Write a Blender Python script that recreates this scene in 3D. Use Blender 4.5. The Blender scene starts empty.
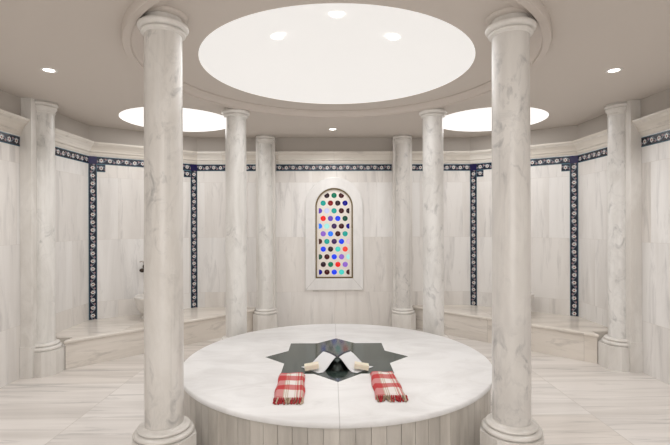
import bpy, bmesh, math, random
from mathutils import Vector, Matrix
C = bpy.context.scene.collection
PI = math.pi
random.seed(4)

# ------------------------------------------------------------------ sizes (metres)
H = 2.735          # ceiling
YW = 6.45          # back wall
XS = 3.08          # side walls
CX, CY = 1.97, 5.62  # corner of back wall, corner of side wall
YF = -1.3          # wall behind the camera
TC = (0.0, 3.655)  # centre of the round slab
TH = 0.41

# ------------------------------------------------------------------ materials
class NT:
    def __init__(s, name):
        s.m = bpy.data.materials.new(name); s.m.use_nodes = True
        s.n = s.m.node_tree.nodes; s.l = s.m.node_tree.links
        s.b = s.n['Principled BSDF']
    def node(s, t, **kw):
        n = s.n.new(t)
        for k, v in kw.items():
            if k in n.inputs: n.inputs[k].default_value = v
            else: setattr(n, k, v)
        return n
    def link(s, a, b): s.l.new(a, b)
    def math(s, op, a, b=None):
        n = s.n.new('ShaderNodeMath'); n.operation = op
        for i, v in enumerate((a, b)):
            if v is None: continue
            if hasattr(v, 'links'): s.l.new(v, n.inputs[i])
            else: n.inputs[i].default_value = v
        return n.outputs[0]
    def mix(s, fac, a, b, mode='MIX'):
        n = s.n.new('ShaderNodeMix'); n.data_type = 'RGBA'; n.blend_type = mode
        for i, v in ((0, fac), (6, a), (7, b)):
            if hasattr(v, 'links'): s.l.new(v, n.inputs[i])
            else: n.inputs[i].default_value = v if i == 0 else (*v, 1) if len(v) == 3 else v
        return n.outputs[2]
    def ramp(s, fac, stops, interp='LINEAR'):
        n = s.n.new('ShaderNodeValToRGB'); n.color_ramp.interpolation = interp
        e = n.color_ramp.elements
        while len(e) < len(stops): e.new(0.5)
        for i, (p, c) in enumerate(stops):
            e[i].position = p
            e[i].color = (c, c, c, 1) if not hasattr(c, '__len__') else (*c, 1)
        s.l.new(fac, n.inputs[0]); return n.outputs[0]
    def coord(s, kind, scale=(1, 1, 1), loc=(0, 0, 0), rot=(0, 0, 0)):
        t = s.n.new('ShaderNodeTexCoord'); mp = s.n.new('ShaderNodeMapping')
        mp.inputs['Scale'].default_value = scale; mp.inputs['Location'].default_value = loc
        mp.inputs['Rotation'].default_value = rot
        s.l.new(t.outputs[kind], mp.inputs[0]); return mp.outputs[0]
    def noise(s, vec, scale, detail=4, rough=.55, dist=0.0):
        n = s.n.new('ShaderNodeTexNoise')
        n.inputs['Scale'].default_value = scale; n.inputs['Detail'].default_value = detail
        n.inputs['Roughness'].default_value = rough; n.inputs['Distortion'].default_value = dist
        s.l.new(vec, n.inputs['Vector']); return n.outputs[0]
    def bump(s, h, strength=.2, dist=.01):
        b = s.n.new('ShaderNodeBump'); b.inputs['Strength'].default_value = strength
        b.inputs['Distance'].default_value = dist
        s.l.new(h, b.inputs['Height']); s.l.new(b.outputs[0], s.b.inputs['Normal'])
    def base(s, c):
        if hasattr(c, 'links'): s.l.new(c, s.b.inputs['Base Color'])
        else: s.b.inputs['Base Color'].default_value = (*c, 1)
    def rough(s, r): s.b.inputs['Roughness'].default_value = r
    def spec(s, r): s.b.inputs['Specular IOR Level'].default_value = r

def plain(name, col, rough=.5, metal=0.0, emit=0.0, ecol=None):
    t = NT(name); t.base(col); t.rough(rough); t.b.inputs['Metallic'].default_value = metal
    if emit:
        t.b.inputs['Emission Color'].default_value = (*(ecol or col), 1)
        t.b.inputs['Emission Strength'].default_value = emit
    return t.m

def slab_marble(name, light, dark, vein, bw, rh, stretch, rough, mortar=.003, offset=.5, shift=(0, 0), joint=(.45, .41, .37), vein_amt=.5, contrast=1.0):
    """marble cladding cut into slabs: veins run along one axis and break at every joint"""
    t = NT(name)
    uv = t.coord('UV', loc=(shift[0], shift[1], 0))
    br = t.node('ShaderNodeTexBrick', offset=offset, squash=1.0)
    br.inputs['Color1'].default_value = (0, 0, 0, 1); br.inputs['Color2'].default_value = (1, 1, 1, 1)
    br.inputs['Mortar'].default_value = (.5, .5, .5, 1)
    br.inputs['Scale'].default_value = 1; br.inputs['Mortar Size'].default_value = mortar
    br.inputs['Mortar Smooth'].default_value = .2
    br.inputs['Brick Width'].default_value = bw; br.inputs['Row Height'].default_value = rh
    t.link(uv, br.inputs['Vector'])
    add = t.node('ShaderNodeVectorMath', operation='MULTIPLY_ADD')
    t.link(br.outputs['Color'], add.inputs[0]); add.inputs[1].default_value = (7.3, 5.1, 3.7); t.link(uv, add.inputs[2])
    mp = t.node('ShaderNodeMapping'); mp.inputs['Scale'].default_value = (*stretch, 1); mp.inputs['Rotation'].default_value = (0, 0, .05)
    t.link(add.outputs[0], mp.inputs[0])
    a = t.noise(mp.outputs[0], 1.0, 6, .6, .6)
    c1 = t.mix(t.ramp(a, [(.36, 1.0), (.58, 0.0)]), light, dark)
    b = t.noise(mp.outputs[0], 2.6, 7, .66, .9)
    v = t.ramp(b, [(.54, 0.0), (.66, vein_amt), (.76, vein_amt * .5)])
    c2 = t.mix(v, c1, vein)
    tint = t.ramp(br.outputs['Color'], [(0, (.93, .905, .875)), (.45, (.975, .965, .955)), (1, (1, 1, 1))])
    c3 = t.mix(1.0, c2, tint, 'MULTIPLY')
    c4 = t.mix(br.outputs['Fac'], c3, joint)
    t.base(c4); t.rough(rough)
    return t.m

def column_marble(name, light, shade, patch, rough=.28, seed=0, amt=.75):
    t = NT(name)
    v = t.coord('Object', scale=(1, 1, .30), loc=(seed, seed * 1.7, seed * .6))
    a = t.noise(v, 4.5, 6, .62, .8)
    c = t.mix(t.ramp(a, [(.38, 1.0), (.60, 0.0)]), light, shade)
    # smoky grey blotches, gathered in some zones of the shaft
    v2 = t.coord('Object', scale=(1, 1, .62), loc=(seed * 2.1 + 4, 1, seed))
    zone = t.ramp(t.noise(v2, 2.6, 2, .5, 0), [(.42, .10), (.58, 1.0)])
    b = t.noise(v2, 11.0, 4, .6, .8)
    c = t.mix(t.math('MULTIPLY', zone, t.ramp(b, [(.53, 0.0), (.64, amt * .42), (.76, amt * .95)])), c, patch)
    # thin slanting veins
    v4 = t.coord('Object', scale=(1, 1, .5), loc=(seed, 2, 1), rot=(.5, .3, 0))
    w = t.noise(v4, 3.2, 6, .62, .9)
    ridge = t.math('ABSOLUTE', t.math('SUBTRACT', w, .5))
    c = t.mix(t.math('MULTIPLY', zone, t.ramp(ridge, [(0, amt * .15), (.03, 0.0)])), c, patch)
    v3 = t.coord('Object', scale=(9, 9, .5), loc=(3, seed, 0))
    s = t.noise(v3, 2.0, 5, .6, .4)
    c = t.mix(t.ramp(s, [(.54, 0.0), (.72, .24 * amt)]), c, patch)
    t.base(c); t.rough(rough)
    return t.m

M = {}
LIGHT, DARKM, VEIN = (.80, .755, .70), (.70, .65, .585), (.46, .43, .40)
M['wall'] = slab_marble('wall_marble', (.85, .835, .82), (.74, .72, .70), (.48, .47, .465), .62, .79, (3.2, .42), .30, .0016, .5, (.31, .275), (.68, .64, .60), .45)
M['floor'] = slab_marble('floor_marble', (.77, .735, .705), (.62, .585, .555), (.36, .345, .335), 1.33, .75, (.34, 4.6), .24, .003, 0.0, (.665, .27), (.56, .52, .48), .55)
M['bench'] = slab_marble('bench_marble', (.78, .735, .68), (.64, .595, .54), (.42, .39, .36), 1.1, .9, (.7, 4.2), .2, .002, 0.0, (.2, .3), (.5, .46, .41), .45)
M['cornice'] = slab_marble('cornice_marble', (.78, .745, .69), (.67, .63, .575), (.46, .43, .41), .8, 5, (.6, 3.5), .35, .0015, 0.0, (0, 1), (.55, .51, .47), .45)
M['col_a'] = column_marble('column_marble_warm', (.74, .715, .68), (.65, .62, .58), (.19, .19, .19), seed=1.3, amt=.8)
M['col_b'] = column_marble('column_marble_grey', (.73, .705, .67), (.635, .61, .58), (.18, .185, .195), seed=5.1, amt=.8)
M['col_c'] = column_marble('column_marble_pale', (.80, .785, .755), (.67, .65, .615), (.25, .25, .24), seed=9.7, amt=.7)
M['col_d'] = column_marble('column_marble_pale_two', (.80, .785, .76), (.67, .65, .62), (.22, .22, .225), seed=13.2, amt=.7)
M['trimstone'] = column_marble('moulding_marble', (.77, .745, .71), (.67, .64, .60), (.42, .39, .36), seed=3.3, amt=.35)
M['pier'] = column_marble('pier_marble', (.79, .765, .73), (.68, .65, .61), (.42, .40, .375), seed=7.7, amt=.3)
M['frame'] = column_marble('window_surround_marble', (.80, .785, .77), (.73, .715, .70), (.55, .54, .53), seed=2.2, amt=.3)
M['ceiling'] = plain('ceiling_paint', (.64, .585, .535), .75)
M['mould'] = plain('moulding_paint', (.63, .57, .52), .7)
M['frieze'] = plain('frieze_paint', (.50, .46, .42), .75)

# round slab: white polished marble in two halves with a seam along the axis
def slab_top():
    t = NT('polished_slab_marble')
    v = t.coord('Object', scale=(1.1, 2.2, 1), rot=(0, 0, .25))
    a = t.noise(v, 1.6, 7, .62, 1.0)
    c = t.mix(t.ramp(a, [(.36, 1.0), (.60, 0.0)]), (.82, .815, .815), (.70, .69, .685))
    b = t.noise(v, 3.0, 8, .7, 1.6)
    c = t.mix(t.ramp(b, [(.60, 0.0), (.70, .35), (.76, .1)]), c, (.55, .545, .54))
    ob = t.node('ShaderNodeTexCoord'); sx = t.node('ShaderNodeSeparateXYZ'); t.link(ob.outputs['Object'], sx.inputs[0])
    line = t.math('LESS_THAN', t.math('ABSOLUTE', sx.outputs[0]), .0028)
    c = t.mix(t.math('MULTIPLY', line, .55), c, (.35, .34, .33))
    t.base(c); t.rough(.36); return t.m
M['slab'] = slab_top()
def panel_mat():
    t = NT('drum_panel_marble')
    v = t.coord('UV', scale=(1, 1, 1)); sx = t.node('ShaderNodeSeparateXYZ'); t.link(v, sx.inputs[0])
    cell = t.math('FLOOR', sx.outputs[0])
    wn = t.node('ShaderNodeTexWhiteNoise', noise_dimensions='1D'); t.link(cell, wn.inputs['W'])
    ob = t.coord('Object', scale=(5, 5, .8)); n = t.noise(ob, 2.2, 5, .6, .5)
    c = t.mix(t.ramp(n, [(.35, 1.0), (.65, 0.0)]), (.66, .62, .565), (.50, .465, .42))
    c = t.mix(1.0, c, t.ramp(wn.outputs[0], [(0, .78), (1, 1.0)]), 'MULTIPLY')
    t.base(c); t.rough(.3); return t.m
M['panel'] = panel_mat()
def star_mat():
    t = NT('dark_green_marble')
    v = t.coord('Object', scale=(1, 3, 1)); n = t.noise(v, 4, 6, .65, 1.2)
    c = t.mix(t.ramp(n, [(.35, 0.0), (.7, 1.0)]), (.026, .040, .035), (.062, .082, .074))
    t.base(c); t.rough(.10); return t.m
M['star'] = star_mat()

def iznik(name):
    """navy border tile: white rosettes on a vine, red hearts, turquoise edge lines. UV u in band widths, v 0..1"""
    t = NT(name)
    uv = t.coord('UV'); sx = t.node('ShaderNodeSeparateXYZ'); t.link(uv, sx.inputs[0])
    u, v = sx.outputs[0], sx.outputs[1]
    fu = t.math('SUBTRACT', t.math('FRACT', u), .5); fv = t.math('SUBTRACT', v, .5)
    d = t.math('SQRT', t.math('ADD', t.math('MULTIPLY', fu, fu), t.math('MULTIPLY', fv, fv)))
    # petals: radius breathes with the angle
    ang = t.math('ARCTAN2', fv, fu)
    pet = t.math('MULTIPLY', t.math('COSINE', t.math('MULTIPLY', ang, 6.0)), .035)
    d2 = t.math('ADD', d, pet)
    ring = t.math('MULTIPLY', t.math('LESS_THAN', d2, .225), t.math('GREATER_THAN', d, .10))
    core = t.math('LESS_THAN', d, .075)
    # small blossoms between the rosettes, alternating above and below
    fu2 = t.math('SUBTRACT', t.math('FRACT', t.math('ADD', u, .5)), .5)
    side = t.math('MULTIPLY', t.math('SUBTRACT', t.math('MODULO', t.math('FLOOR', t.math('ADD', u, 50.5)), 2.0), .5), .36)
    fv2 = t.math('SUBTRACT', fv, side)
    d3 = t.math('SQRT', t.math('ADD', t.math('MULTIPLY', fu2, fu2), t.math('MULTIPLY', fv2, fv2)))
    bud = t.math('LESS_THAN', d3, .12)
    wave = t.math('MULTIPLY', t.math('SINE', t.math('MULTIPLY', u, PI)), .26)
    vine = t.math('LESS_THAN', t.math('ABSOLUTE', t.math('SUBTRACT', fv, wave)), .045)
    edge = t.math('GREATER_THAN', t.math('ABSOLUTE', fv), .43)
    c = t.mix(vine, (.010, .014, .030), (.22, .26, .31))
    c = t.mix(bud, c, (.30, .20, .22))
    c = t.mix(ring, c, (.68, .66, .64))
    c = t.mix(core, c, (.30, .05, .05))
    c = t.mix(edge, c, (.05, .13, .18))
    t.base(c); t.rough(.25); return t.m
M['tile'] = iznik('navy_floral_tile')
M['tile_navy'] = plain('plain_navy_tile', (.006, .004, .06), .2)

# ------------------------------------------------------------------ mesh helpers
def uvs(bm):
    lay = bm.loops.layers.uv.verify()
    bm.normal_update()
    for f in bm.faces:
        n = f.normal
        for l in f.loops:
            co = l.vert.co
            if abs(n.z) > .7: l[lay].uv = (co.x, co.y)
            else:
                tt = Vector((-n.y, n.x, 0)).normalized()
                l[lay].uv = (co.dot(tt), co.z)
def obj(name, bm, mats, parent=None, smooth=False, uv=True, loc=None):
    if uv: uvs(bm)
    bmesh.ops.recalc_face_normals(bm, faces=bm.faces) if smooth == 'fix' else None
    me = bpy.data.meshes.new(name); bm.to_mesh(me); bm.free()
    o = bpy.data.objects.new(name, me); C.objects.link(o)
    for m in (mats if isinstance(mats, (list, tuple)) else [mats]): me.materials.append(m)
    if smooth:
        for p in me.polygons: p.use_smooth = True
        try: me.set_sharp_from_angle(angle=math.radians(38))
        except Exception: pass
    if parent: o.parent = parent
    if loc: o.location = loc
    return o
def tag(o, label, cat, group=None):
    o['label'] = label; o['category'] = cat
    if group: o['group'] = group
    return o
def thing(name, label, cat, loc=(0, 0, 0), rz=0, group=None):
    o = bpy.data.objects.new(name, None); C.objects.link(o)
    o.empty_display_size = .1
    o.location = loc; o.rotation_euler = (0, 0, rz); return tag(o, label, cat, group)
def struct(o): o['kind'] = 'structure'; return o

def prism(bm, pts, z0, z1, bottom=True, top=True):
    lo = [bm.verts.new((x, y, z0)) for x, y in pts]; hi = [bm.verts.new((x, y, z1)) for x, y in pts]
    n = len(pts)
    for i in range(n): bm.faces.new((lo[i], lo[(i + 1) % n], hi[(i + 1) % n], hi[i]))
    if top: bm.faces.new(hi)
    if bottom: bm.faces.new(lo[::-1])
    return lo, hi
def box(bm, x0, x1, y0, y1, z0, z1): return prism(bm, [(x0, y0), (x1, y0), (x1, y1), (x0, y1)], z0, z1)
def bevel(bm, w, seg=2, ang=30):
    es = [e for e in bm.edges if len(e.link_faces) == 2 and e.calc_face_angle() > math.radians(ang)]
    bmesh.ops.bevel(bm, geom=es, offset=w, segments=seg, affect='EDGES', profile=.5)
def lathe(bm, prof, seg=48, cx=0, cy=0, cap_lo=True, cap_hi=True, a0=0.0, a1=2 * PI):
    full = abs(a1 - a0 - 2 * PI) < 1e-6
    n = seg if full else seg + 1
    rings = []
    for r, z in prof:
        if r < 1e-6: rings.append([bm.verts.new((cx, cy, z))]); continue
        rings.append([bm.verts.new((cx + r * math.cos(a0 + (a1 - a0) * i / seg), cy + r * math.sin(a0 + (a1 - a0) * i / seg), z)) for i in range(n)])
    for A, B in zip(rings, rings[1:]):
        for i in range(seg):
            j = (i + 1) % n
            if len(A) == 1 and len(B) == 1: continue
            if len(A) == 1: bm.faces.new((A[0], B[j], B[i]))
            elif len(B) == 1: bm.faces.new((A[i], A[j], B[0]))
            else: bm.faces.new((A[i], A[j], B[j], B[i]))
    if full:
        if cap_lo and len(rings[0]) > 1: bm.faces.new(rings[0][::-1])
        if cap_hi and len(rings[-1]) > 1: bm.faces.new(rings[-1])
def tube(bm, pts, r, seg=10):
    pts = [Vector(p) for p in pts]; rings = []
    for i, p in enumerate(pts):
        d = (pts[min(i + 1, len(pts) - 1)] - pts[max(i - 1, 0)]).normalized()
        q = d.to_track_quat('Z', 'Y'); rr = r[i] if hasattr(r, '__len__') else r
        rings.append([bm.verts.new(p + q @ Vector((rr * math.cos(2 * PI * k / seg), rr * math.sin(2 * PI * k / seg), 0))) for k in range(seg)])
    for A, B in zip(rings, rings[1:]):
        for k in range(seg): bm.faces.new((A[k], A[(k + 1) % seg], B[(k + 1) % seg], B[k]))
    bm.faces.new(rings[0][::-1]); bm.faces.new(rings[-1])
def sweep(bm, path, prof, closed=False):
    """prof = [(out, z)] swept along plan path; 'out' is to the left of the travel direction; mitred corners"""
    P = [Vector((x, y, 0)) for x, y in path]; n = len(P); rows = []
    for i, p in enumerate(P):
        if closed: a, b = P[i - 1], P[(i + 1) % n]
        else: a, b = P[max(i - 1, 0)], P[min(i + 1, n - 1)]
        d1 = (p - a).normalized() if (p - a).length > 1e-9 else (b - p).normalized()
        d2 = (b - p).normalized() if (b - p).length > 1e-9 else d1
        n1 = Vector((-d1.y, d1.x, 0)); n2 = Vector((-d2.y, d2.x, 0))
        m = (n1 + n2).normalized(); k = 1 / max(.3, m.dot(n1))
        rows.append([bm.verts.new(p + m * (o * k) + Vector((0, 0, z))) for o, z in prof])
    q = len(prof)
    for i in range(n if closed else n - 1):
        A, B = rows[i], rows[(i + 1) % n]
        for j in range(q): bm.faces.new((A[j], B[j], B[(j + 1) % q], A[(j + 1) % q]))
    if not closed:
        bm.faces.new(rows[0]); bm.faces.new(rows[-1][::-1])
    bmesh.ops.recalc_face_normals(bm, faces=bm.faces)

# ------------------------------------------------------------------ room shell
bm = bmesh.new(); box(bm, -XS - .15, XS + .15, YF - .15, YW + .15, -.12, 0)
struct(obj('floor', bm, M['floor']))

def wall(name, p, q, z1=H):
    """p -> q with the room on the left hand side; 0.15 thick outward"""
    p, q = Vector(p), Vector(q); d = (q - p).normalized(); nout = Vector((d.y, -d.x)) * .15
    bm = bmesh.new(); a, b = q + nout, p + nout
    lay = bm.loops.layers.uv.verify()
    prism(bm, [tuple(p), tuple(q), tuple(a), tuple(b)], 0, z1)
    return struct(obj(name, bm, M['wall']))
wall('wall_right', (XS, YF), (XS, CY))
wall('wall_back_right', (XS, CY), (CX, YW))
wb_pts = ((CX, YW), (-CX, YW))
wall('wall_back_left', (-CX, YW), (-XS, CY))
wall('wall_left', (-XS, CY), (-XS, YF))
wall('wall_front', (-XS, YF), (XS, YF))

# window numbers (back wall)
WX, WZB, WSPR, WR = 0.0, .71, 1.74, .27   # opening centre, bottom, springing, arch radius
def arch(r, zb, zs, n=24, x=WX):
    pts = [(x - r, zb), (x + r, zb)]
    pts += [(x + r * math.cos(PI * i / n), zs + r * math.sin(PI * i / n)) for i in range(n + 1)]
    return pts
def fill_with_holes(bm, loops, y):
    es = []
    for L in loops:
        vs = [bm.verts.new((x, y, z)) for x, z in L]
        es += [bm.edges.new((vs[i], vs[(i + 1) % len(vs)])) for i in range(len(vs))]
    bmesh.ops.triangle_fill(bm, use_beauty=True, use_dissolve=False, edges=es)
bm = bmesh.new()
open_pts = arch(WR, WZB, WSPR)
fill_with_holes(bm, [[(-CX, 0), (CX, 0), (CX, H), (-CX, H)], open_pts], YW)
for f in bm.faces:
    f.normal_update()
    if f.normal.y > 0: f.normal_flip()
g = bmesh.ops.extrude_face_region(bm, geom=bm.faces[:])
bmesh.ops.translate(bm, verts=[v for v in g['geom'] if isinstance(v, bmesh.types.BMVert)], vec=(0, .15, 0))
bmesh.ops.recalc_face_normals(bm, faces=bm.faces)
struct(obj('wall_back', bm, M['wall']))

# ceiling with three round openings
HOLE = ((0.004, 3.56), 1.055); SIDE = (((-1.87, 5.36), .64), ((1.87, 5.36), .64))
def circ(c, r, n=72): return [(c[0] + r * math.cos(2 * PI * i / n), c[1] + r * math.sin(2 * PI * i / n)) for i in range(n)]
bm = bmesh.new(); es = []
room = [(-XS, YF), (XS, YF), (XS, CY), (CX, YW), (-CX, YW), (-XS, CY)]
loops = [room, circ(*HOLE, n=96), circ(*SIDE[0]), circ(*SIDE[1])]
for L in loops:
    vs = [bm.verts.new((x, y, H)) for x, y in L]
    es += [bm.edges.new((vs[i], vs[(i + 1) % len(vs)])) for i in range(len(vs))]
bmesh.ops.triangle_fill(bm, use_beauty=True, use_dissolve=False, edges=es)
for f in bm.faces:
    f.normal_update()
    if f.normal.z > 0: f.normal_flip()
g = bmesh.ops.extrude_face_region(bm, geom=bm.faces[:])
bmesh.ops.translate(bm, verts=[v for v in g['geom'] if isinstance(v, bmesh.types.BMVert)], vec=(0, 0, .06))
bmesh.ops.recalc_face_normals(bm, faces=bm.faces)
struct(obj('ceiling', bm, M['ceiling']))

# moulded ring hanging from the ceiling around the dome
bm = bmesh.new()
RC, RO = (0, 3.49), 1.515
prof = [(RO - .13, H + .004), (RO - .13, H - .009), (RO - .12, H - .011), (RO - .10, H - .015), (RO - .08, H - .022), (RO - .06, H - .040), (RO - .058, H - .044),
        (RO - .050, H - .044), (RO - .050, H - .056), (RO - .006, H - .058), (RO, H - .050), (RO, H + .004)]
lathe(bm, prof, 128, RC[0], RC[1], False, False)
bmesh.ops.recalc_face_normals(bm, faces=bm.faces)
struct(obj('trim_1', bm, M['mould'], smooth=True))

# ------------------------------------------------------------------ piers: where the wall line is interrupted
PB = .97; PBW = .135; PBY = YW - .13           # back piers
PSW = .185; PSX = XS - .112                      # side piers
PSY = {-1: 4.57, 1: 4.65}

# cornice, frieze and border runs between the piers
runs = [[(XS, YF), (XS, PSY[1] - PSW)],
        [(XS, PSY[1] + PSW), (XS, CY), (CX, YW), (PB + PBW, YW)],
        [(PB - PBW, YW), (-PB + PBW, YW)],
        [(-PB - PBW, YW), (-CX, YW), (-XS, CY), (-XS, PSY[-1] + PSW)],
        [(-XS, PSY[-1] - PSW), (-XS, YF)]]
B0, B1 = 2.258, 2.354
cprof = [(0, B1 + .012), (.010, B1 + .012), (.016, B1 + .026), (.020, B1 + .045), (.034, B1 + .055), (.038, B1 + .075),
         (.050, B1 + .098), (.072, B1 + .125), (.090, B1 + .142), (.094, B1 + .150), (.100, B1 + .152), (.100, B1 + .172), (0, B1 + .180)]
k = 2
for r in runs:
    bm = bmesh.new(); sweep(bm, r, cprof); struct(obj('trim_%d' % k, bm, M['cornice'])); k += 1
    bm = bmesh.new(); sweep(bm, r, [(0, B1 + .178), (.012, B1 + .178), (.012, H), (0, H)]); struct(obj('trim_%d' % k, bm, M['frieze'])); k += 1

def band_quad(bm, p, q, za, zb, horiz=True, out=.004, t0=0.0):
    """tile strip on a wall face; u counts band widths"""
    lay = bm.loops.layers.uv.verify()
    p, q = Vector(p), Vector(q); d = (q - p).normalized(); nin = Vector((-d.y, d.x)) * out
    L = (q - p).length; w = (zb - za) if horiz else L
    if horiz:
        n = max(1, round(L / w)); U = n
        uvq = [(t0, 0), (t0 + U, 0), (t0 + U, 1), (t0, 1)]
    else:
        n = round((zb - za) / L)
        uvq = [(0, 0), (0, 1), (n, 1), (n, 0)]
    a, b = p + nin, q + nin
    fr = [bm.verts.new((a.x, a.y, za)), bm.verts.new((b.x, b.y, za)), bm.verts.new((b.x, b.y, zb)), bm.verts.new((a.x, a.y, zb))]
    bk = [bm.verts.new((p.x, p.y, za)), bm.verts.new((q.x, q.y, za)), bm.verts.new((q.x, q.y, zb)), bm.verts.new((p.x, p.y, zb))]
    f = bm.faces.new(fr)
    for l, c in zip(f.loops, uvq): l[lay].uv = c
    for i in range(4):
        j = (i + 1) % 4
        g = bm.faces.new((bk[i], bk[j], fr[j], fr[i]))
        for l in g.loops: l[lay].uv = (.02, .98)
BENCH = .30
bw = B1 - B0
for r in runs:
    bm = bmesh.new()
    for p, q in zip(r, r[1:]):
        p, q = Vector(p), Vector(q); d = (q - p).normalized()
        cham = abs(d.x) > .2 and abs(d.y) > .2
        if not cham:
            band_quad(bm, p, q, B0, B1)
        else:
            band_quad(bm, p + d * bw, q - d * bw, B0, B1)
            for s, e in ((p, d), (q, -d)):
                a, b = (s, s + e * bw) if e is d else (s + e * bw, s)
                band_quad(bm, a, b, BENCH, B0, False)                  # vertical border
                a2, b2 = (s + e * bw, s + e * 2 * bw) if e is d else (s + e * 2 * bw, s + e * bw)
                band_quad(bm, a2, b2, B0 - bw, B0, True)                # stepped extra tile
                nf = len(bm.faces); band_quad(bm, a, b, B0, B1, True, .005)
                bm.faces.ensure_lookup_table()
                for f in bm.faces[nf:]: f.material_index = 1
    struct(obj('trim_%d' % k, bm, [M['tile'], M['tile_navy']], uv=False)); k += 1

# ------------------------------------------------------------------ columns
def arc_bump(r, z, dr, dz, n=6):
    """half-round bulge around (r,z)"""
    return [(r + dr * math.sin(PI * i / n), z + dz * -math.cos(PI * i / n)) for i in range(n + 1)]
def octagon(r, cx=0, cy=0, rot=0): return [(cx + r * math.cos(rot + PI / 4 * i), cy + r * math.sin(rot + PI / 4 * i)) for i in range(8)]
def free_column(x, y, mat, label):
    t = thing('marble_column', label, 'column', (x, y, 0), 0, 'four freestanding columns around the slab')
    r = .109; zb, zt = .322, H - .125
    bm = bmesh.new()
    lathe(bm, [(r, zb - .01), (r * 1.008, zb + .2), (r * 1.005, 1.2), (r * .985, zt - .05), (r * .98, zt + .01)], 64); obj('shaft', bm, mat, t, True)
    bm = bmesh.new()
    pr = [(.109, H - .122), (.115, H - .118)] + arc_bump(.116, H - .106, .012, .010) + [(.119, H - .094)] \
        + arc_bump(.122, H - .072, .023, .021, 10) + [(.112, H - .049), (.108, H - .040), (.108, H - .016)]
    lathe(bm, pr, 64); obj('capital', bm, M['trimstone'], t, True)
    bm = bmesh.new(); lathe(bm, [(.110, H - .022), (.128, H - .018), (.140, H - .008), (.142, H - .0005)], 64); obj('collar', bm, M['ceiling'], t, True)
    bm = bmesh.new()
    pr = [(.162, .258)] + arc_bump(.154, .274, .017, .014, 7) + [(.146, .290)] + arc_bump(.137, .301, .013, .010, 6) + [(.128, .313), (.122, .316), (.116, .323)]
    lathe(bm, pr, 64); obj('base_moulding', bm, M['trimstone'], t, True)
    bm = bmesh.new(); prism(bm, octagon(.190), 0, .258); bevel(bm, .006); obj('plinth', bm, M['trimstone'], t)
    return t
free_column(-1.038, 2.665, M['col_a'], 'thick veined marble column on octagonal base standing front left of the round slab')
free_column(1.036, 2.675, M['col_b'], 'thick veined marble column on octagonal base standing front right of the round slab')
free_column(-1.045, 4.72, M['col_c'], 'pale freestanding marble column rising behind the round slab on its left side')
free_column(1.036, 4.72, M['col_d'], 'pale freestanding marble column rising behind the round slab on its right side')

def wall_column(x, y, rz, half, label, mat, dep=.128):
    """local: wall behind at +y, face of the pier at y=0, half-round column in front"""
    t = thing('wall_column', label, 'column', (x, y, 0), rz, 'engaged columns against the walls')
    r = .104
    bm = bmesh.new(); box(bm, -half, half, 0, dep, .30, H); bevel(bm, .008); obj('backing_pier', bm, M['pier'], t)
    bm = bmesh.new(); box(bm, -half - .012, half + .012, -.012, dep, 0, .30); bevel(bm, .008); obj('pier_foot', bm, M['pier'], t)
    A = dict(seg=36, a0=PI, a1=2 * PI)
    bm = bmesh.new(); lathe(bm, [(r, .31), (r, 1.2), (r * .97, H - .10)], **A); obj('shaft', bm, mat, t, True)
    bm = bmesh.new()
    pr = [(.100, H - .118), (.106, H - .114), (.108, H - .106), (.104, H - .100), (.106, H - .088), (.116, H - .072), (.123, H - .064), (.124, H - .054), (.118, H - .050), (.116, H - .044)] + arc_bump(.118, H - .024, .016, .017) + [(.124, H - .006), (.124, H)]
    lathe(bm, pr, **A); obj('capital', bm, M['trimstone'], t, True)
    bm = bmesh.new()
    pr = [(.160, .238)] + arc_bump(.150, .258, .014, .017) + [(.142, .277)] + arc_bump(.132, .292, .012, .012) + [(.118, .306), (.105, .312)]
    lathe(bm, pr, **A); obj('base_moulding', bm, M['trimstone'], t, True)
    bm = bmesh.new()
    w = min(.172, half + .03); prism(bm, [(-w, -.013), (-w, -.085), (-.085, -.175), (.085, -.175), (w, -.085), (w, -.013)], 0, .24); bevel(bm, .005)
    obj('pedestal', bm, M['trimstone'], t)
wall_column(-PB, PBY, 0, PBW, 'slim half column on the back wall left of the stained glass window', M['col_c'])
wall_column(PB, PBY, 0, PBW, 'slim half column on the back wall right of the stained glass window', M['col_b'])
wall_column(-PSX, PSY[-1], PI / 2, PSW, 'half column against the left side wall where the bench begins', M['col_c'], .110)
wall_column(PSX, PSY[1], -PI / 2, PSW, 'half column against the right side wall where the bench begins', M['col_d'], .110)

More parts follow.
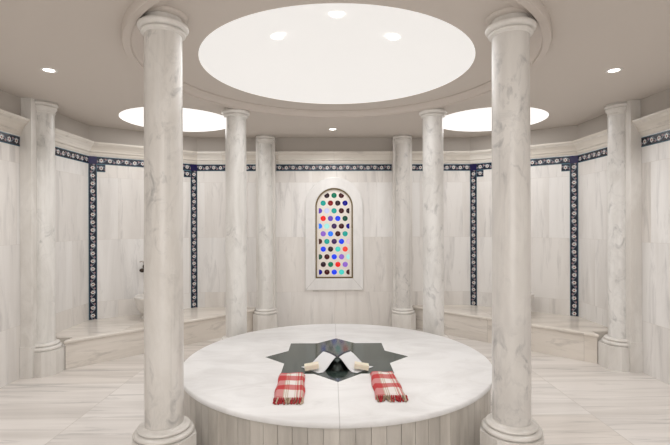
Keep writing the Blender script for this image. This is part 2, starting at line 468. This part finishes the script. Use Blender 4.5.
# ------------------------------------------------------------------ benches
def bench(s, cc, label):
    t = thing('marble_bench', label, 'bench', (s * 2.2, 5.6, 0), 0, 'corner benches')
    ys = PSY[s] + PSW + .002; xa = PB + PBW + .014
    p0 = (2.785, ys); p1 = (2.76, cc - 2.76); 
    front = [(2.765, cc - 2.765), (xa, cc - xa)]
    def poly(ins):
        k = ins * 1.414
        fy = lambda X: cc - X + k
        return [(XS, ys), (2.785, ys), (2.785, max(ys - .001, fy(2.785))) ] if False else [(XS, ys), (2.785, ys), (2.785, fy(2.785)), (xa, fy(xa)), (xa, YW), (CX, YW), (XS, CY)]
    ox, oy = t.location.x, t.location.y
    def P(ins):
        q = [(s * a - ox, b - oy) for a, b in poly(ins)]
        return q if s < 0 else q[::-1]
    BH_ = BENCH + (.018 if s > 0 else 0)
    bm = bmesh.new(); prism(bm, P(.018), 0, BH_ - .036); bmesh.ops.recalc_face_normals(bm, faces=bm.faces); obj('riser', bm, M['bench'], t)
    bm = bmesh.new(); prism(bm, P(0), BH_ - .036, BH_); bmesh.ops.recalc_face_normals(bm, faces=bm.faces)
    es = []
    for e in bm.edges:
        a, b = e.verts[0].co, e.verts[1].co
        if abs(a.z - b.z) < 1e-5 and abs(a.z - BH_) < .05 and abs(abs(a.x - b.x) - abs(a.y - b.y)) < 1e-3: es.append(e)
    bmesh.ops.bevel(bm, geom=es, offset=.014, segments=4, affect='EDGES', profile=.5)
    obj('seat_slab', bm, M['bench'], t, True)
bench(-1, 7.39, 'low marble bench filling the left corner, bordered tile panel above it')
bench(1, 7.49, 'low marble bench filling the right corner, bordered tile panel above it')

# wash basins
ch = Vector((XS - CX, YW - CY)).normalized()      # along the left chamfer
nrm = Vector((ch.y, -ch.x))
def basin(s, label):
    mid = Vector((-(XS + CX) / 2, (YW + CY) / 2)) + nrm * .36
    t = thing('wash_basin', label, 'basin', (s * -mid.x, mid.y, BENCH + (.018 if s > 0 else 0)), 0, 'marble wash basins')
    bm = bmesh.new()
    lathe(bm, [(.0, .10), (.09, .10), (.15, .14), (.19, .20), (.212, .268), (.216, .290), (.232, .292), (.242, .282), (.242, .262), (.236, .254), (.226, .215), (.205, .15), (.175, .095), (.150, .062), (.130, .05)], 48, cap_lo=False, cap_hi=True)
    bmesh.ops.recalc_face_normals(bm, faces=bm.faces)
    obj('bowl', bm, M['trimstone'], t, True)
    bm = bmesh.new(); lathe(bm, [(.155, 0), (.155, .018), (.140, .026), (.132, .052)], 48); obj('foot', bm, M['trimstone'], t, True)
basin(-1, 'white marble wash basin on the left bench, half hidden by the front left column')
basin(1, 'white marble wash basin on the right bench, almost hidden by the front right column')

# tap on the left chamfer wall
M['bronze'] = plain('aged_bronze', (.055, .042, .032), .28, .9)
M['chrome'] = plain('brushed_nickel', (.42, .39, .35), .25, 1.0)
mid = Vector((-(XS + CX) / 2, (YW + CY) / 2)) - ch * .02
t = thing('wall_tap', 'dark bronze tap fixed to the wall above the left basin', 'tap', (mid.x, mid.y, .93), math.atan2(nrm.y, nrm.x) + PI / 2)
# local -y points into the room
bm = bmesh.new(); 
lathe(bm, [(.034, 0), (.034, .006), (.026, .012), (.016, .016), (.016, .045)], 24); bmesh.ops.rotate(bm, verts=bm.verts, matrix=Matrix.Rotation(PI / 2, 3, 'X')); obj('escutcheon', bm, M['bronze'], t, True)
bm = bmesh.new(); tube(bm, [(0, -.04, 0), (0, -.075, .008), (0, -.11, .02), (0, -.14, .012), (0, -.158, -.015), (0, -.165, -.05)], [.016, .015, .013, .012, .012, .014], 14); obj('spout', bm, M['bronze'], t, True)
bm = bmesh.new(); tube(bm, [(-.012, -.05, .01), (-.025, -.05, .045), (-.05, -.055, .075), (-.085, -.06, .07)], [.010, .009, .008, .007], 12); obj('lever', bm, M['chrome'], t, True)
bm = bmesh.new(); bmesh.ops.create_icosphere(bm, subdivisions=3, radius=.034); bmesh.ops.scale(bm, verts=bm.verts, vec=(1, .8, .8)); bmesh.ops.translate(bm, verts=bm.verts, vec=(-.052, -.055, -.045)); obj('handle', bm, M['bronze'], t, True)

# ------------------------------------------------------------------ round slab
R = 1.218
t = thing('round_marble_slab', 'large round white marble platform in the middle of the floor with a dark star', 'platform', (*TC, 0))
bm = bmesh.new(); NP = 84; RP = 1.188
lay = bm.loops.layers.uv.verify()
def cyl_uv(f, u0, u1, vs):
    for l in f.loops: l[lay].uv = (u0 if l.vert in vs else u1, l.vert.co.z)
gap = .0016 / RP
for i in range(NP):
    a0 = 2 * PI * i / NP + gap; a1 = 2 * PI * (i + 1) / NP - gap; a2 = 2 * PI * (i + 1) / NP + gap
    def col(a, r): return [bm.verts.new((r * math.cos(a), r * math.sin(a), z)) for z in (0.0, TH - .034)]
    A, B = col(a0, RP), col(a1, RP); G0, G1 = col(a1 , RP - .008), col(a2, RP - .008); D = col(a2, RP)
    for P_, Q_, uu in ((A, B, i + .5), (B, G0, i + .5), (G0, G1, i + .5), (G1, D, i + .5)):
        f = bm.faces.new((P_[0], Q_[0], Q_[1], P_[1]))
        for l in f.loops: l[lay].uv = (uu, l.vert.co.z)
obj('drum', bm, M['panel'], t, uv=False)
bm = bmesh.new()
prof = [(0, TH - .034), (R - .016, TH - .034), (R - .005, TH - .031), (R, TH - .024), (R, TH - .012), (R - .004, TH - .004), (R - .012, TH), (0, TH)]
lathe(bm, prof, 160); bmesh.ops.recalc_face_normals(bm, faces=bm.faces)
obj('top_slab', bm, M['slab'], t, True)
bm = bmesh.new(); rs = .582; ri = rs * math.cos(PI / 4) / math.cos(PI / 8)
pts = []
for i in range(8):
    a = PI / 4 * i; pts += [(rs * math.cos(a), rs * math.sin(a)), (ri * math.cos(a + PI / 8), ri * math.sin(a + PI / 8))]
prism(bm, pts, TH - .004, TH + .0012)
o = obj('star_inlay', bm, M['star'], t); o['label'] = 'dark green eight pointed star set into the slab'

# ------------------------------------------------------------------ things on the slab
ZT = TH + .0012
def plaid():
    t = NT('red_plaid_cotton')
    uv = t.coord('UV'); sx = t.node('ShaderNodeSeparateXYZ'); t.link(uv, sx.inputs[0])
    red, white, tan, pink = (.50, .006, .016), (.82, .78, .76), (.47, .37, .24), (.72, .22, .22)
    cu = t.ramp(sx.outputs[0], [(0, red), (.30, tan), (.34, white), (.37, tan), (.41, white), (.43, tan), (.47, white), (.68, tan), (.71, white), (.74, red), (.78, tan), (.82, white), (.85, red), (.91, tan), (.95, red)], 'CONSTANT')
    cv = t.ramp(sx.outputs[1], [(0, white), (.04, red), (.05, white), (.27, red), (.45, white), (.64, red), (.83, white), (.93, red)], 'CONSTANT')
    fv = t.ramp(sx.outputs[1], [(0, .30), (.27, .80), (.45, .30), (.64, .80), (.83, .32), (.93, .75)], 'CONSTANT')
    c = t.mix(fv, cu, cv)
    wv = t.node('ShaderNodeTexWave', wave_type='BANDS', bands_direction='Y'); wv.inputs['Scale'].default_value = 70; t.link(uv, wv.inputs['Vector'])
    n = t.noise(t.coord('UV', scale=(60, 170, 1)), 1, 2)
    c = t.mix(t.math('MULTIPLY', n, .22), c, (.7, .55, .5))
    t.base(c); t.rough(.9); t.spec(.1); t.bump(n, .4, .004); return t.m
M['plaid'] = plaid()
M['fringe_r'] = plain('red_thread', (.36, .02, .025), .9); M['fringe_t'] = plain('tan_thread', (.26, .19, .12), .9); M['fringe_w'] = plain('ivory_thread', (.5, .4, .3), .9)
def towel(c0, c1, c2, c3, label, seed):
    """corners: far-left, far-right, near-right, near-left (world plan)"""
    rnd = random.Random(seed)
    cen = (Vector(c0) + Vector(c1) + Vector(c2) + Vector(c3)) / 4
    t = thing('plaid_towel', label, 'towel', (cen.x, cen.y, ZT), 0, 'folded red plaid towels')
    c0, c1, c2, c3 = [Vector(c) - cen for c in (c0, c1, c2, c3)]
    bm = bmesh.new(); lay = bm.loops.layers.uv.verify()
    nu, nv = 22, 44; th = .026
    def surf(u, v):
        p = (c3 * (1 - u) + c2 * u) * (1 - v) + (c0 * (1 - u) + c1 * u) * v
        e = min(u, 1 - u) * .18; e2 = min(v, 1 - v) * .5
        z = th * (1 - max(0, 1 - e / .016) ** 2 * .75) * (1 - max(0, 1 - e2 / .02) ** 2 * .55)
        z += .0022 * math.sin(9 * u + seed) * math.sin(5 * v + seed * 2) + .0018 * math.sin(23 * v + 4 * u + seed)
        z -= .008 * max(0, .15 - v) / .15
        w = .003 * math.sin(11 * v + seed) * (1 if u < .5 else -1) * (abs(u - .5) * 2) ** 4
        return (p.x + w, p.y + .004 * math.sin(6 * u + seed) * (1 - v), z)
    top = [[bm.verts.new(surf(i / nu, j / nv)) for i in range(nu + 1)] for j in range(nv + 1)]
    for j in range(nv):
        for i in range(nu):
            f = bm.faces.new((top[j][i], top[j][i + 1], top[j + 1][i + 1], top[j + 1][i]))
            for l, (a, b) in zip(f.loops, ((i, j), (i + 1, j), (i + 1, j + 1), (i, j + 1))): l[lay].uv = (a / nu, b / nv)
    # folded edges: two soft layers down to the slab
    per = [top[0][i] for i in range(nu)] + [top[j][nu] for j in range(nv)] + [top[nv][i] for i in range(nu, 0, -1)] + [top[j][0] for j in range(nv, 0, -1)]
    puv = [(i / nu, 0) for i in range(nu)] + [(1, j / nv) for j in range(nv)] + [(i / nu, 1) for i in range(nu, 0, -1)] + [(0, j / nv) for j in range(nv, 0, -1)]
    prev = per
    for fz, out in ((.62, .004), (.5, -.001), (.38, .005), (.12, .003), (0.0, -.002)):
        ring = []
        for v_ in per:
            d = Vector((v_.co.x, v_.co.y)); d = d.normalized() * out
            ring.append(bm.verts.new((v_.co.x + d.x, v_.co.y + d.y, v_.co.z * fz)))
        for i in range(len(per)):
            j = (i + 1) % len(per)
            f = bm.faces.new((ring[i], ring[j], prev[j], prev[i]))
            for l, q in zip(f.loops, (puv[i], puv[j], puv[j], puv[i])): l[lay].uv = q
        prev = ring
    obj('cloth', bm, M['plaid'], t, True, uv=False)
    bm = bmesh.new()
    n = 17; d = (c2 - c3); out = Vector((d.y, -d.x)).normalized()
    for q in range(n):
        u = (q + .5) / n; p = c3 + d * u
        for layer in range(2):
            nf = len(bm.faces)
            L = rnd.uniform(.028, .05); a = rnd.uniform(-.012, .012); z0 = .006 + .011 * layer
            pts = [(p.x - out.x * .006, p.y - out.y * .006, z0 + .003), (p.x + out.x * .01 + a * .2, p.y + out.y * .01, z0 + .003), (p.x + out.x * L * .5 + a * .6, p.y + out.y * L * .5, max(.005, z0 * .7)), (p.x + out.x * L + a, p.y + out.y * L, .0055)]
            tube(bm, pts, [.0045, .0052, .0042, .0055], 7)
            bm.faces.ensure_lookup_table()
            mi = 0 if (u < .3 or .72 < u < .82) and rnd.random() < .8 else rnd.choice((1, 1, 2, 0))
            for f in bm.faces[nf:]: f.material_index = mi
    o = obj('fringe', bm, [M['fringe_r'], M['fringe_t'], M['fringe_w']], t, True); o['label'] = 'knotted tan and red fringe'
towel((-.416, 3.205), (-.237, 3.205), (-.213, 2.735), (-.400, 2.735), 'folded red and white plaid towel lying on the slab left of the bowl', 1)
towel((.236, 3.225), (.403, 3.225), (.425, 2.765), (.230, 2.765), 'folded red and white plaid towel lying on the slab right of the bowl', 5)

# upturned bowl with two white wash cloths draped over it
BCX, BCY, BR, BH = 0.0, 3.40, .100, .082
def bowl_z(x, y):
    d = math.hypot(x - BCX, y - BCY) / BR
    return BH * (max(0, 1 - d ** 2.6)) ** .62 if d < 1 else 0
M['bowlmetal'] = plain('dark_polished_metal', (.03, .034, .032), .28, 1.0)
t = thing('metal_bowl', 'dark polished bowl turned upside down on the star under two white cloths', 'bowl', (BCX, BCY, ZT))
bm = bmesh.new()
pr = [(BR - .008, .002), (BR + .004, 0), (BR + .004, .006)]
for i in range(1, 17):
    d = 1 - i / 16; pr.append((BR * d, BH * (1 - d ** 2.6) ** .62))
lathe(bm, pr, 56, cap_lo=False); bmesh.ops.recalc_face_normals(bm, faces=bm.faces); obj('shell', bm, M['bowlmetal'], t, True)
def cloth_mat():
    t = NT('white_raw_silk'); n = t.noise(t.coord('UV', scale=(90, 90, 1)), 1, 3)
    c = t.mix(t.ramp(n, [(.3, 0.0), (.7, 1.0)]), (.72, .73, .76), (.86, .86, .87)); t.base(c); t.rough(.85); t.spec(.15); t.bump(n, .3, .003); return t.m
M['cloth'] = cloth_mat(); M['hem'] = plain('charcoal_hem', (.05, .05, .065), .8)
def wash_cloth(s, label, zoff):
    cen = Vector((s * .13 + BCX, 3.36))
    t = thing('wash_cloth', label, 'cloth', (cen.x, cen.y, ZT), 0, 'white cloths over the bowl')
    k = s
    q = [Vector((k * .272, 3.385)), Vector((k * .142, 3.245)), Vector((k * .003, 3.305)), Vector((k * .092, 3.445))]
    nu, nv = 18, 36
    def hz(v):
        w = max(0, min(1, (v - .24) / .74)); return .103 * (.55 * w * w * (3 - 2 * w) + .45 * w ** 1.2)
    def grid(v0, v1, nv, lift):
        bm = bmesh.new(); lay = bm.loops.layers.uv.verify(); G = []
        for j in range(nv + 1):
            row = []
            v = v0 + (v1 - v0) * j / nv
            for i in range(nu + 1):
                u = i / nu
                p = (q[0] * (1 - u) + q[1] * u) * (1 - v) + (q[3] * (1 - u) + q[2] * u) * v
                z = hz(v) + .002 + zoff + lift + .003 * math.sin(6 * u + 4 * v + s) * v * (1 - v) + .006 * math.sin(PI * u) * v
                row.append(bm.verts.new((p.x - cen.x, p.y - cen.y, z)))
            G.append(row)
        for j in range(nv):
            for i in range(nu):
                f = bm.faces.new((G[j][i], G[j][i + 1], G[j + 1][i + 1], G[j + 1][i]))
                for l, (a, b) in zip(f.loops, ((i, j), (i + 1, j), (i + 1, j + 1), (i, j + 1))): l[lay].uv = (a / nu, b / nv)
        bmesh.ops.recalc_face_normals(bm, faces=bm.faces)
        if sum(f.normal.z for f in bm.faces) < 0: bmesh.ops.reverse_faces(bm, faces=bm.faces)
        return bm
    o = obj('fabric', grid(0, .94, nv, 0), M['cloth'], t, True, uv=False); md = o.modifiers.new('thickness', 'SOLIDIFY'); md.thickness = .0035; md.offset = 1
    o = obj('hem', grid(.94, 1, 3, .001), M['hem'], t, True, uv=False); md = o.modifiers.new('thickness', 'SOLIDIFY'); md.thickness = .0045; md.offset = 1
    o['label'] = 'charcoal hem'
wash_cloth(-1, 'white cloth draped over the left half of the bowl with a soap bar on it', 0)
wash_cloth(1, 'white cloth draped over the right half of the bowl with a soap bar on it', .0)

SOAPTILT = -.15
def soap_mat():
    t = NT('olive_oil_soap'); n = t.noise(t.coord('Object', scale=(1, 1, 3)), 25, 4)
    t.base(t.mix(n, (.74, .66, .50), (.86, .80, .67))); t.rough(.5); t.b.inputs['Subsurface Weight'].default_value = .1; return t.m
M['soap'] = soap_mat()
for s, x, lab in ((-1, -.188, 'cream soap bar resting on the left white cloth'), (1, .176, 'cream soap bar resting on the right white cloth')):
    bm = bmesh.new(); box(bm, -.052, .052, -.033, .033, 0, .034); bevel(bm, .005, 3)
    bmesh.ops.bisect_plane(bm, geom=bm.verts[:] + bm.edges[:] + bm.faces[:], plane_co=(0, 0, .017), plane_no=(0, 0, 1))
    o = obj('soap_bar', bm, M['soap'], None, True, loc=(x, 3.305, ZT + .018)); o.rotation_euler = (0, s * -SOAPTILT, s * -.04)
    tag(o, lab, 'soap', 'soap bars on the cloths')

# ------------------------------------------------------------------ stained glass window
w = bpy.data.objects.new('window_1', None); C.objects.link(w); w.location = (WX, YW, WZB); struct(w)
def yz(bm, loops, y0, y1, w=w):
    es = []
    for L in loops:
        vs = [bm.verts.new((x - WX, y0 - YW, z - WZB)) for x, z in L]
        es += [bm.edges.new((vs[i], vs[(i + 1) % len(vs)])) for i in range(len(vs))]
    bmesh.ops.triangle_fill(bm, use_beauty=True, use_dissolve=False, edges=es)
    if y1 != y0:
        g = bmesh.ops.extrude_face_region(bm, geom=bm.faces[:])
        bmesh.ops.translate(bm, verts=[v for v in g['geom'] if isinstance(v, bmesh.types.BMVert)], vec=(0, y1 - y0, 0))
    bmesh.ops.recalc_face_normals(bm, faces=bm.faces)
bm = bmesh.new(); yz(bm, [arch(.415, WZB - .168, WSPR + .01, 32), arch(WR, WZB, WSPR, 32)], YW, YW - .028); bevel(bm, .006, 2, 40)
# mitre grooves at the two lower corners
obj('surround', bm, M['frame'], w)
for s in (-1, 1):
    bm = bmesh.new(); a = Vector((s * WR, 0)); b = Vector((s * .412, -.165)); d = (b - a).normalized(); nn = Vector((-d.y, d.x)) * .0022
    vs = [bm.verts.new((p.x, -.0288, p.y)) for p in (a - nn, b - nn, b + nn, a + nn)]; bm.faces.new(vs)
    obj('mitre_joint', bm, plain('mitre_grout', (.5, .48, .45), .6), w)
M['brass'] = plain('dark_brass', (.13, .095, .045), .35, .7)
bm = bmesh.new(); yz(bm, [arch(WR - .001, WZB + .001, WSPR, 32), arch(WR - .020, WZB + .020, WSPR, 32)], YW - .012, YW + .05); obj('brass_frame', bm, M['brass'], w)
M['lattice'] = plain('cream_lattice', (.80, .74, .68), .6, 0, .06, (1, .92, .84))  # faint emission puts a lit look into the plaster
# plaster lattice with round holes
gx, gz, gr = .1055, .1107, .0385
rows = []
z = WZB + .066
inner = WR - .048
def colset(s): return s.split()
GL = {'te': (.01, .33, .28), 'gr': (.0, .17, .09), 'dg': (.0, .075, .045), 'dr': (.22, .0, .004), 'ma': (.055, .004, .006), 'bk': (.022, .006, .014), 'nv': (.0, .0, .22),
      'bl': (.008, .05, .82), 'az': (.02, .20, .90), 'pu': (.13, .06, .42), 'dv': (.045, .015, .10), 're': (.80, .012, .012), 'wl': (.66, .68, .95), 'aq': (.42, .92, .84), 'pl': (.26, .12, .55), 'tq': (.06, .60, .52), 'pk': (.78, .58, .74), 'rw': (.85, .06, .04)}
ROWS = ['nv ma bl tq ma', 'bk gr re pl', 'dg ma bl pl aq', 'bl bk tq rw', 'ma te dv bl pk', 'pl az ma te', 'az aq dv ma nv', 're pu bl dg', 'pu wl te ma bk', 'te dr bk nv', 'bk gr ma']
def clipped_disc(cx, cz, r, n=20):
    pts = []
    for i in range(n):
        a = 2 * PI * i / n; x, zz = cx + r * math.cos(a), cz + r * math.sin(a)
        x = max(-inner, min(inner, x))
        if zz > WSPR:
            dx, dz = x - WX, zz - WSPR; dd = math.hypot(dx, dz)
            if dd > inner: x, zz = WX + dx * inner / dd, WSPR + dz * inner / dd
        pts.append((x, zz))
    out = [pts[0]]
    for p in pts[1:]:
        if math.hypot(p[0] - out[-1][0], p[1] - out[-1][1]) > 1e-4: out.append(p)
    if math.hypot(out[0][0] - out[-1][0], out[0][1] - out[-1][1]) < 1e-4: out.pop()
    return out
discs = []
for k2, row in enumerate(ROWS):
    cs = row.split(); zz = WZB + .088 + gz * k2
    n = len(cs)
    for i, c in enumerate(cs):
        discs.append((clipped_disc((i - (n - 1) / 2) * gx, zz, gr), c))
bm = bmesh.new(); yz(bm, [arch(WR - .019, WZB + .019, WSPR, 32)] + [d for d, c in discs], YW + .005, YW + .03); obj('lattice', bm, M['lattice'], w)
keys = list(GL); gm = []
for kx in keys:
    c = GL[kx]; t_ = NT('glass_' + kx); t_.base(tuple(v * .10 for v in c)); t_.rough(.16); t_.spec(.25)
    t_.b.inputs['Emission Color'].default_value = (*c, 1); t_.b.inputs['Emission Strength'].default_value = 1.0 if max(c) > 2.2 * min(c) + .1 else .85  # backlight is put into the glass as emission
    t_.b.inputs['Coat Weight'].default_value = .12; t_.b.inputs['Coat Roughness'].default_value = .03
    gm.append(t_.m)
bm = bmesh.new()
for d, c in discs:
    nf = len(bm.faces)
    cx = sum(p[0] for p in d) / len(d); cz = sum(p[1] for p in d) / len(d)
    rings = [[bm.verts.new((cx + (x - cx) * k3 - WX, yy, cz + (zq - cz) * k3 - WZB)) for x, zq in d] for k3, yy in ((1.0, .016), (.85, .012), (.5, .0085))]
    n = len(d)
    for A, B in zip(rings, rings[1:]):
        for i in range(n): bm.faces.new((A[i], A[(i + 1) % n], B[(i + 1) % n], B[i]))
    bm.faces.new(rings[-1])
    bm.faces.ensure_lookup_table()
    for f in bm.faces[nf:]: f.material_index = keys.index(c)
obj('glass_panes', bm, gm, w, True)
bm = bmesh.new(); yz(bm, [arch(WR, WZB, WSPR, 32)], YW + .06, YW + .08); obj('backing', bm, plain('window_backing', (.3, .3, .3), .8), w)

# ------------------------------------------------------------------ ceiling lights
M['glow'] = plain('lit_dome', (.62, .61, .60), .9, 0, .50, (1, .985, .96))
M['glow_side'] = plain('lit_panel', (.8, .79, .78), .9, 0, .80, (1, .985, .965))
M['led'] = plain('downlight_lens', (1, 1, 1), .5, 0, 9.0, (1, .97, .92))
M['glow_ring'] = plain('glowing_ring', (.7, .7, .7), .6, 0, .75, (1, .985, .96))
M['white_ring'] = plain('white_fitting', (.75, .73, .70), .4)
(hx, hy), hr = HOLE
t = thing('dome_light', 'huge round glowing white dome in the ceiling above the slab', 'ceiling light', (hx, hy, H))
DH = .26; RD = hr - .0015
def dome_z(d): return DH * (1 - (d / RD) ** 2.4)
bm = bmesh.new(); lathe(bm, [(RD, -.001), (RD, 0)] + [(RD * (1 - i / 20), dome_z(RD * (1 - i / 20)) + .001) for i in range(21)], 96, cap_lo=False)
bmesh.ops.recalc_face_normals(bm, faces=bm.faces); bmesh.ops.reverse_faces(bm, faces=bm.faces); obj('dome_shell', bm, M['glow'], t, True)
def area(name, loc, size, power, color=(1, .965, .92), rot=(0, 0, 0), spread=PI):
    l = bpy.data.lights.new(name, 'AREA'); l.shape = 'DISK'; l.size = size; l.energy = power; l.color = color; l.spread = spread
    o = bpy.data.objects.new(name, l); o.location = loc; o.rotation_euler = rot; C.objects.link(o); return o
for s, ((x, y), r) in zip((-1, 1), SIDE):
    t = thing('round_ceiling_light', 'round glowing ceiling light over the %s bench, partly behind the columns' % ('left' if s < 0 else 'right'), 'ceiling light', (x, y, H), 0, 'round lights over the benches')
    bm = bmesh.new(); lathe(bm, [(r - .0015, -.001), (r - .0015, .004), (r * .9, .03), (r * .6, .05), (0, .06)], 64, cap_lo=False); bmesh.ops.reverse_faces(bm, faces=bm.faces); obj('diffuser', bm, M['glow_side'], t, True)
def downlight(x, y, z, label, group, r=.05, glow=False):
    t = thing('recessed_downlight', label, 'downlight', (x, y, z), 0, group)
    bm = bmesh.new(); lathe(bm, [(r * .8, .004), (r * .8, -.001), (r * .95, -.006), (r * 1.2, -.004), (r * 1.25, .001)], 32, cap_lo=False, cap_hi=False); bmesh.ops.recalc_face_normals(bm, faces=bm.faces); obj('trim_ring', bm, M['glow_ring'] if glow else M['white_ring'], t, True)
    bm = bmesh.new(); lathe(bm, [(0, -.003), (r * .55, -.003), (r * .82, -.001)], 32, cap_lo=False, cap_hi=False); bmesh.ops.recalc_face_normals(bm, faces=bm.faces); obj('lens', bm, M['led'], t, True)
G1 = 'small ceiling downlights'
downlight(-2.30, 3.60, H, 'small round downlight in the ceiling at far left, above the left wall column', G1)
downlight(2.25, 3.60, H, 'small round downlight in the ceiling at far right, above the right wall column', G1)
downlight(-.02, 5.85, H, 'small round downlight in the ceiling right in front of the stained glass window', G1)
for px, py, lab in ((-.46, 3.47, 'left one of three bright spots inside the ceiling dome'), (.0, 3.10, 'middle and nearest of three bright spots inside the ceiling dome'), (.45, 3.49, 'right one of three bright spots inside the ceiling dome')):
    d = math.hypot(px - hx, py - hy)
    downlight(px, py, H + dome_z(d) - .008, lab, 'spots inside the dome', .045, True)

WARM = (1, .992, .985)
area('dome_lamp', (hx, hy, H + .02), 1.7, 19, WARM)
for (x, y), r in SIDE: area('panel_lamp', (x, y, H - .004), 1.1, 11, WARM)
for x, y, p in ((-2.30, 3.60, 9), (2.25, 3.60, 9), (-.02, 5.85, 6)): area('downlight_lamp', (x, y, H - .012), .09, p, WARM, spread=2.4)
for x, y in ((-1.6, .4), (1.6, .4), (0, -.2)): area('ceiling_fill', (x, y, H - .02), .9, 11, WARM)  # added fill under the near ceiling, no fittings there

l = area('front_fill', (0, YF + .05, 1.5), 2.6, 44, (1, .985, .965), (PI / 2, 0, 0))  # added soft fill behind the camera; the front wall has no opening

# dim neutral world, only seen through nothing: the room is closed
wd = bpy.data.worlds.new('world'); bpy.context.scene.world = wd; wd.use_nodes = True
wd.node_tree.nodes['Background'].inputs[0].default_value = (.5, .5, .5, 1)

# ------------------------------------------------------------------ camera
cam = bpy.data.cameras.new('camera'); co = bpy.data.objects.new('camera', cam); C.objects.link(co)
F = 447
cam.sensor_width = 36; cam.lens = 36 * F / 670
cam.clip_start = .02
co.location = (-.044, 0, 1.5)
co.rotation_euler = (PI / 2, math.radians(.15), -math.radians(.5))
cam.shift_y = 1.0 / 670
bpy.context.scene.camera = co
sc = bpy.context.scene
sc.view_settings.view_transform = 'Standard'
sc.view_settings.exposure = 0
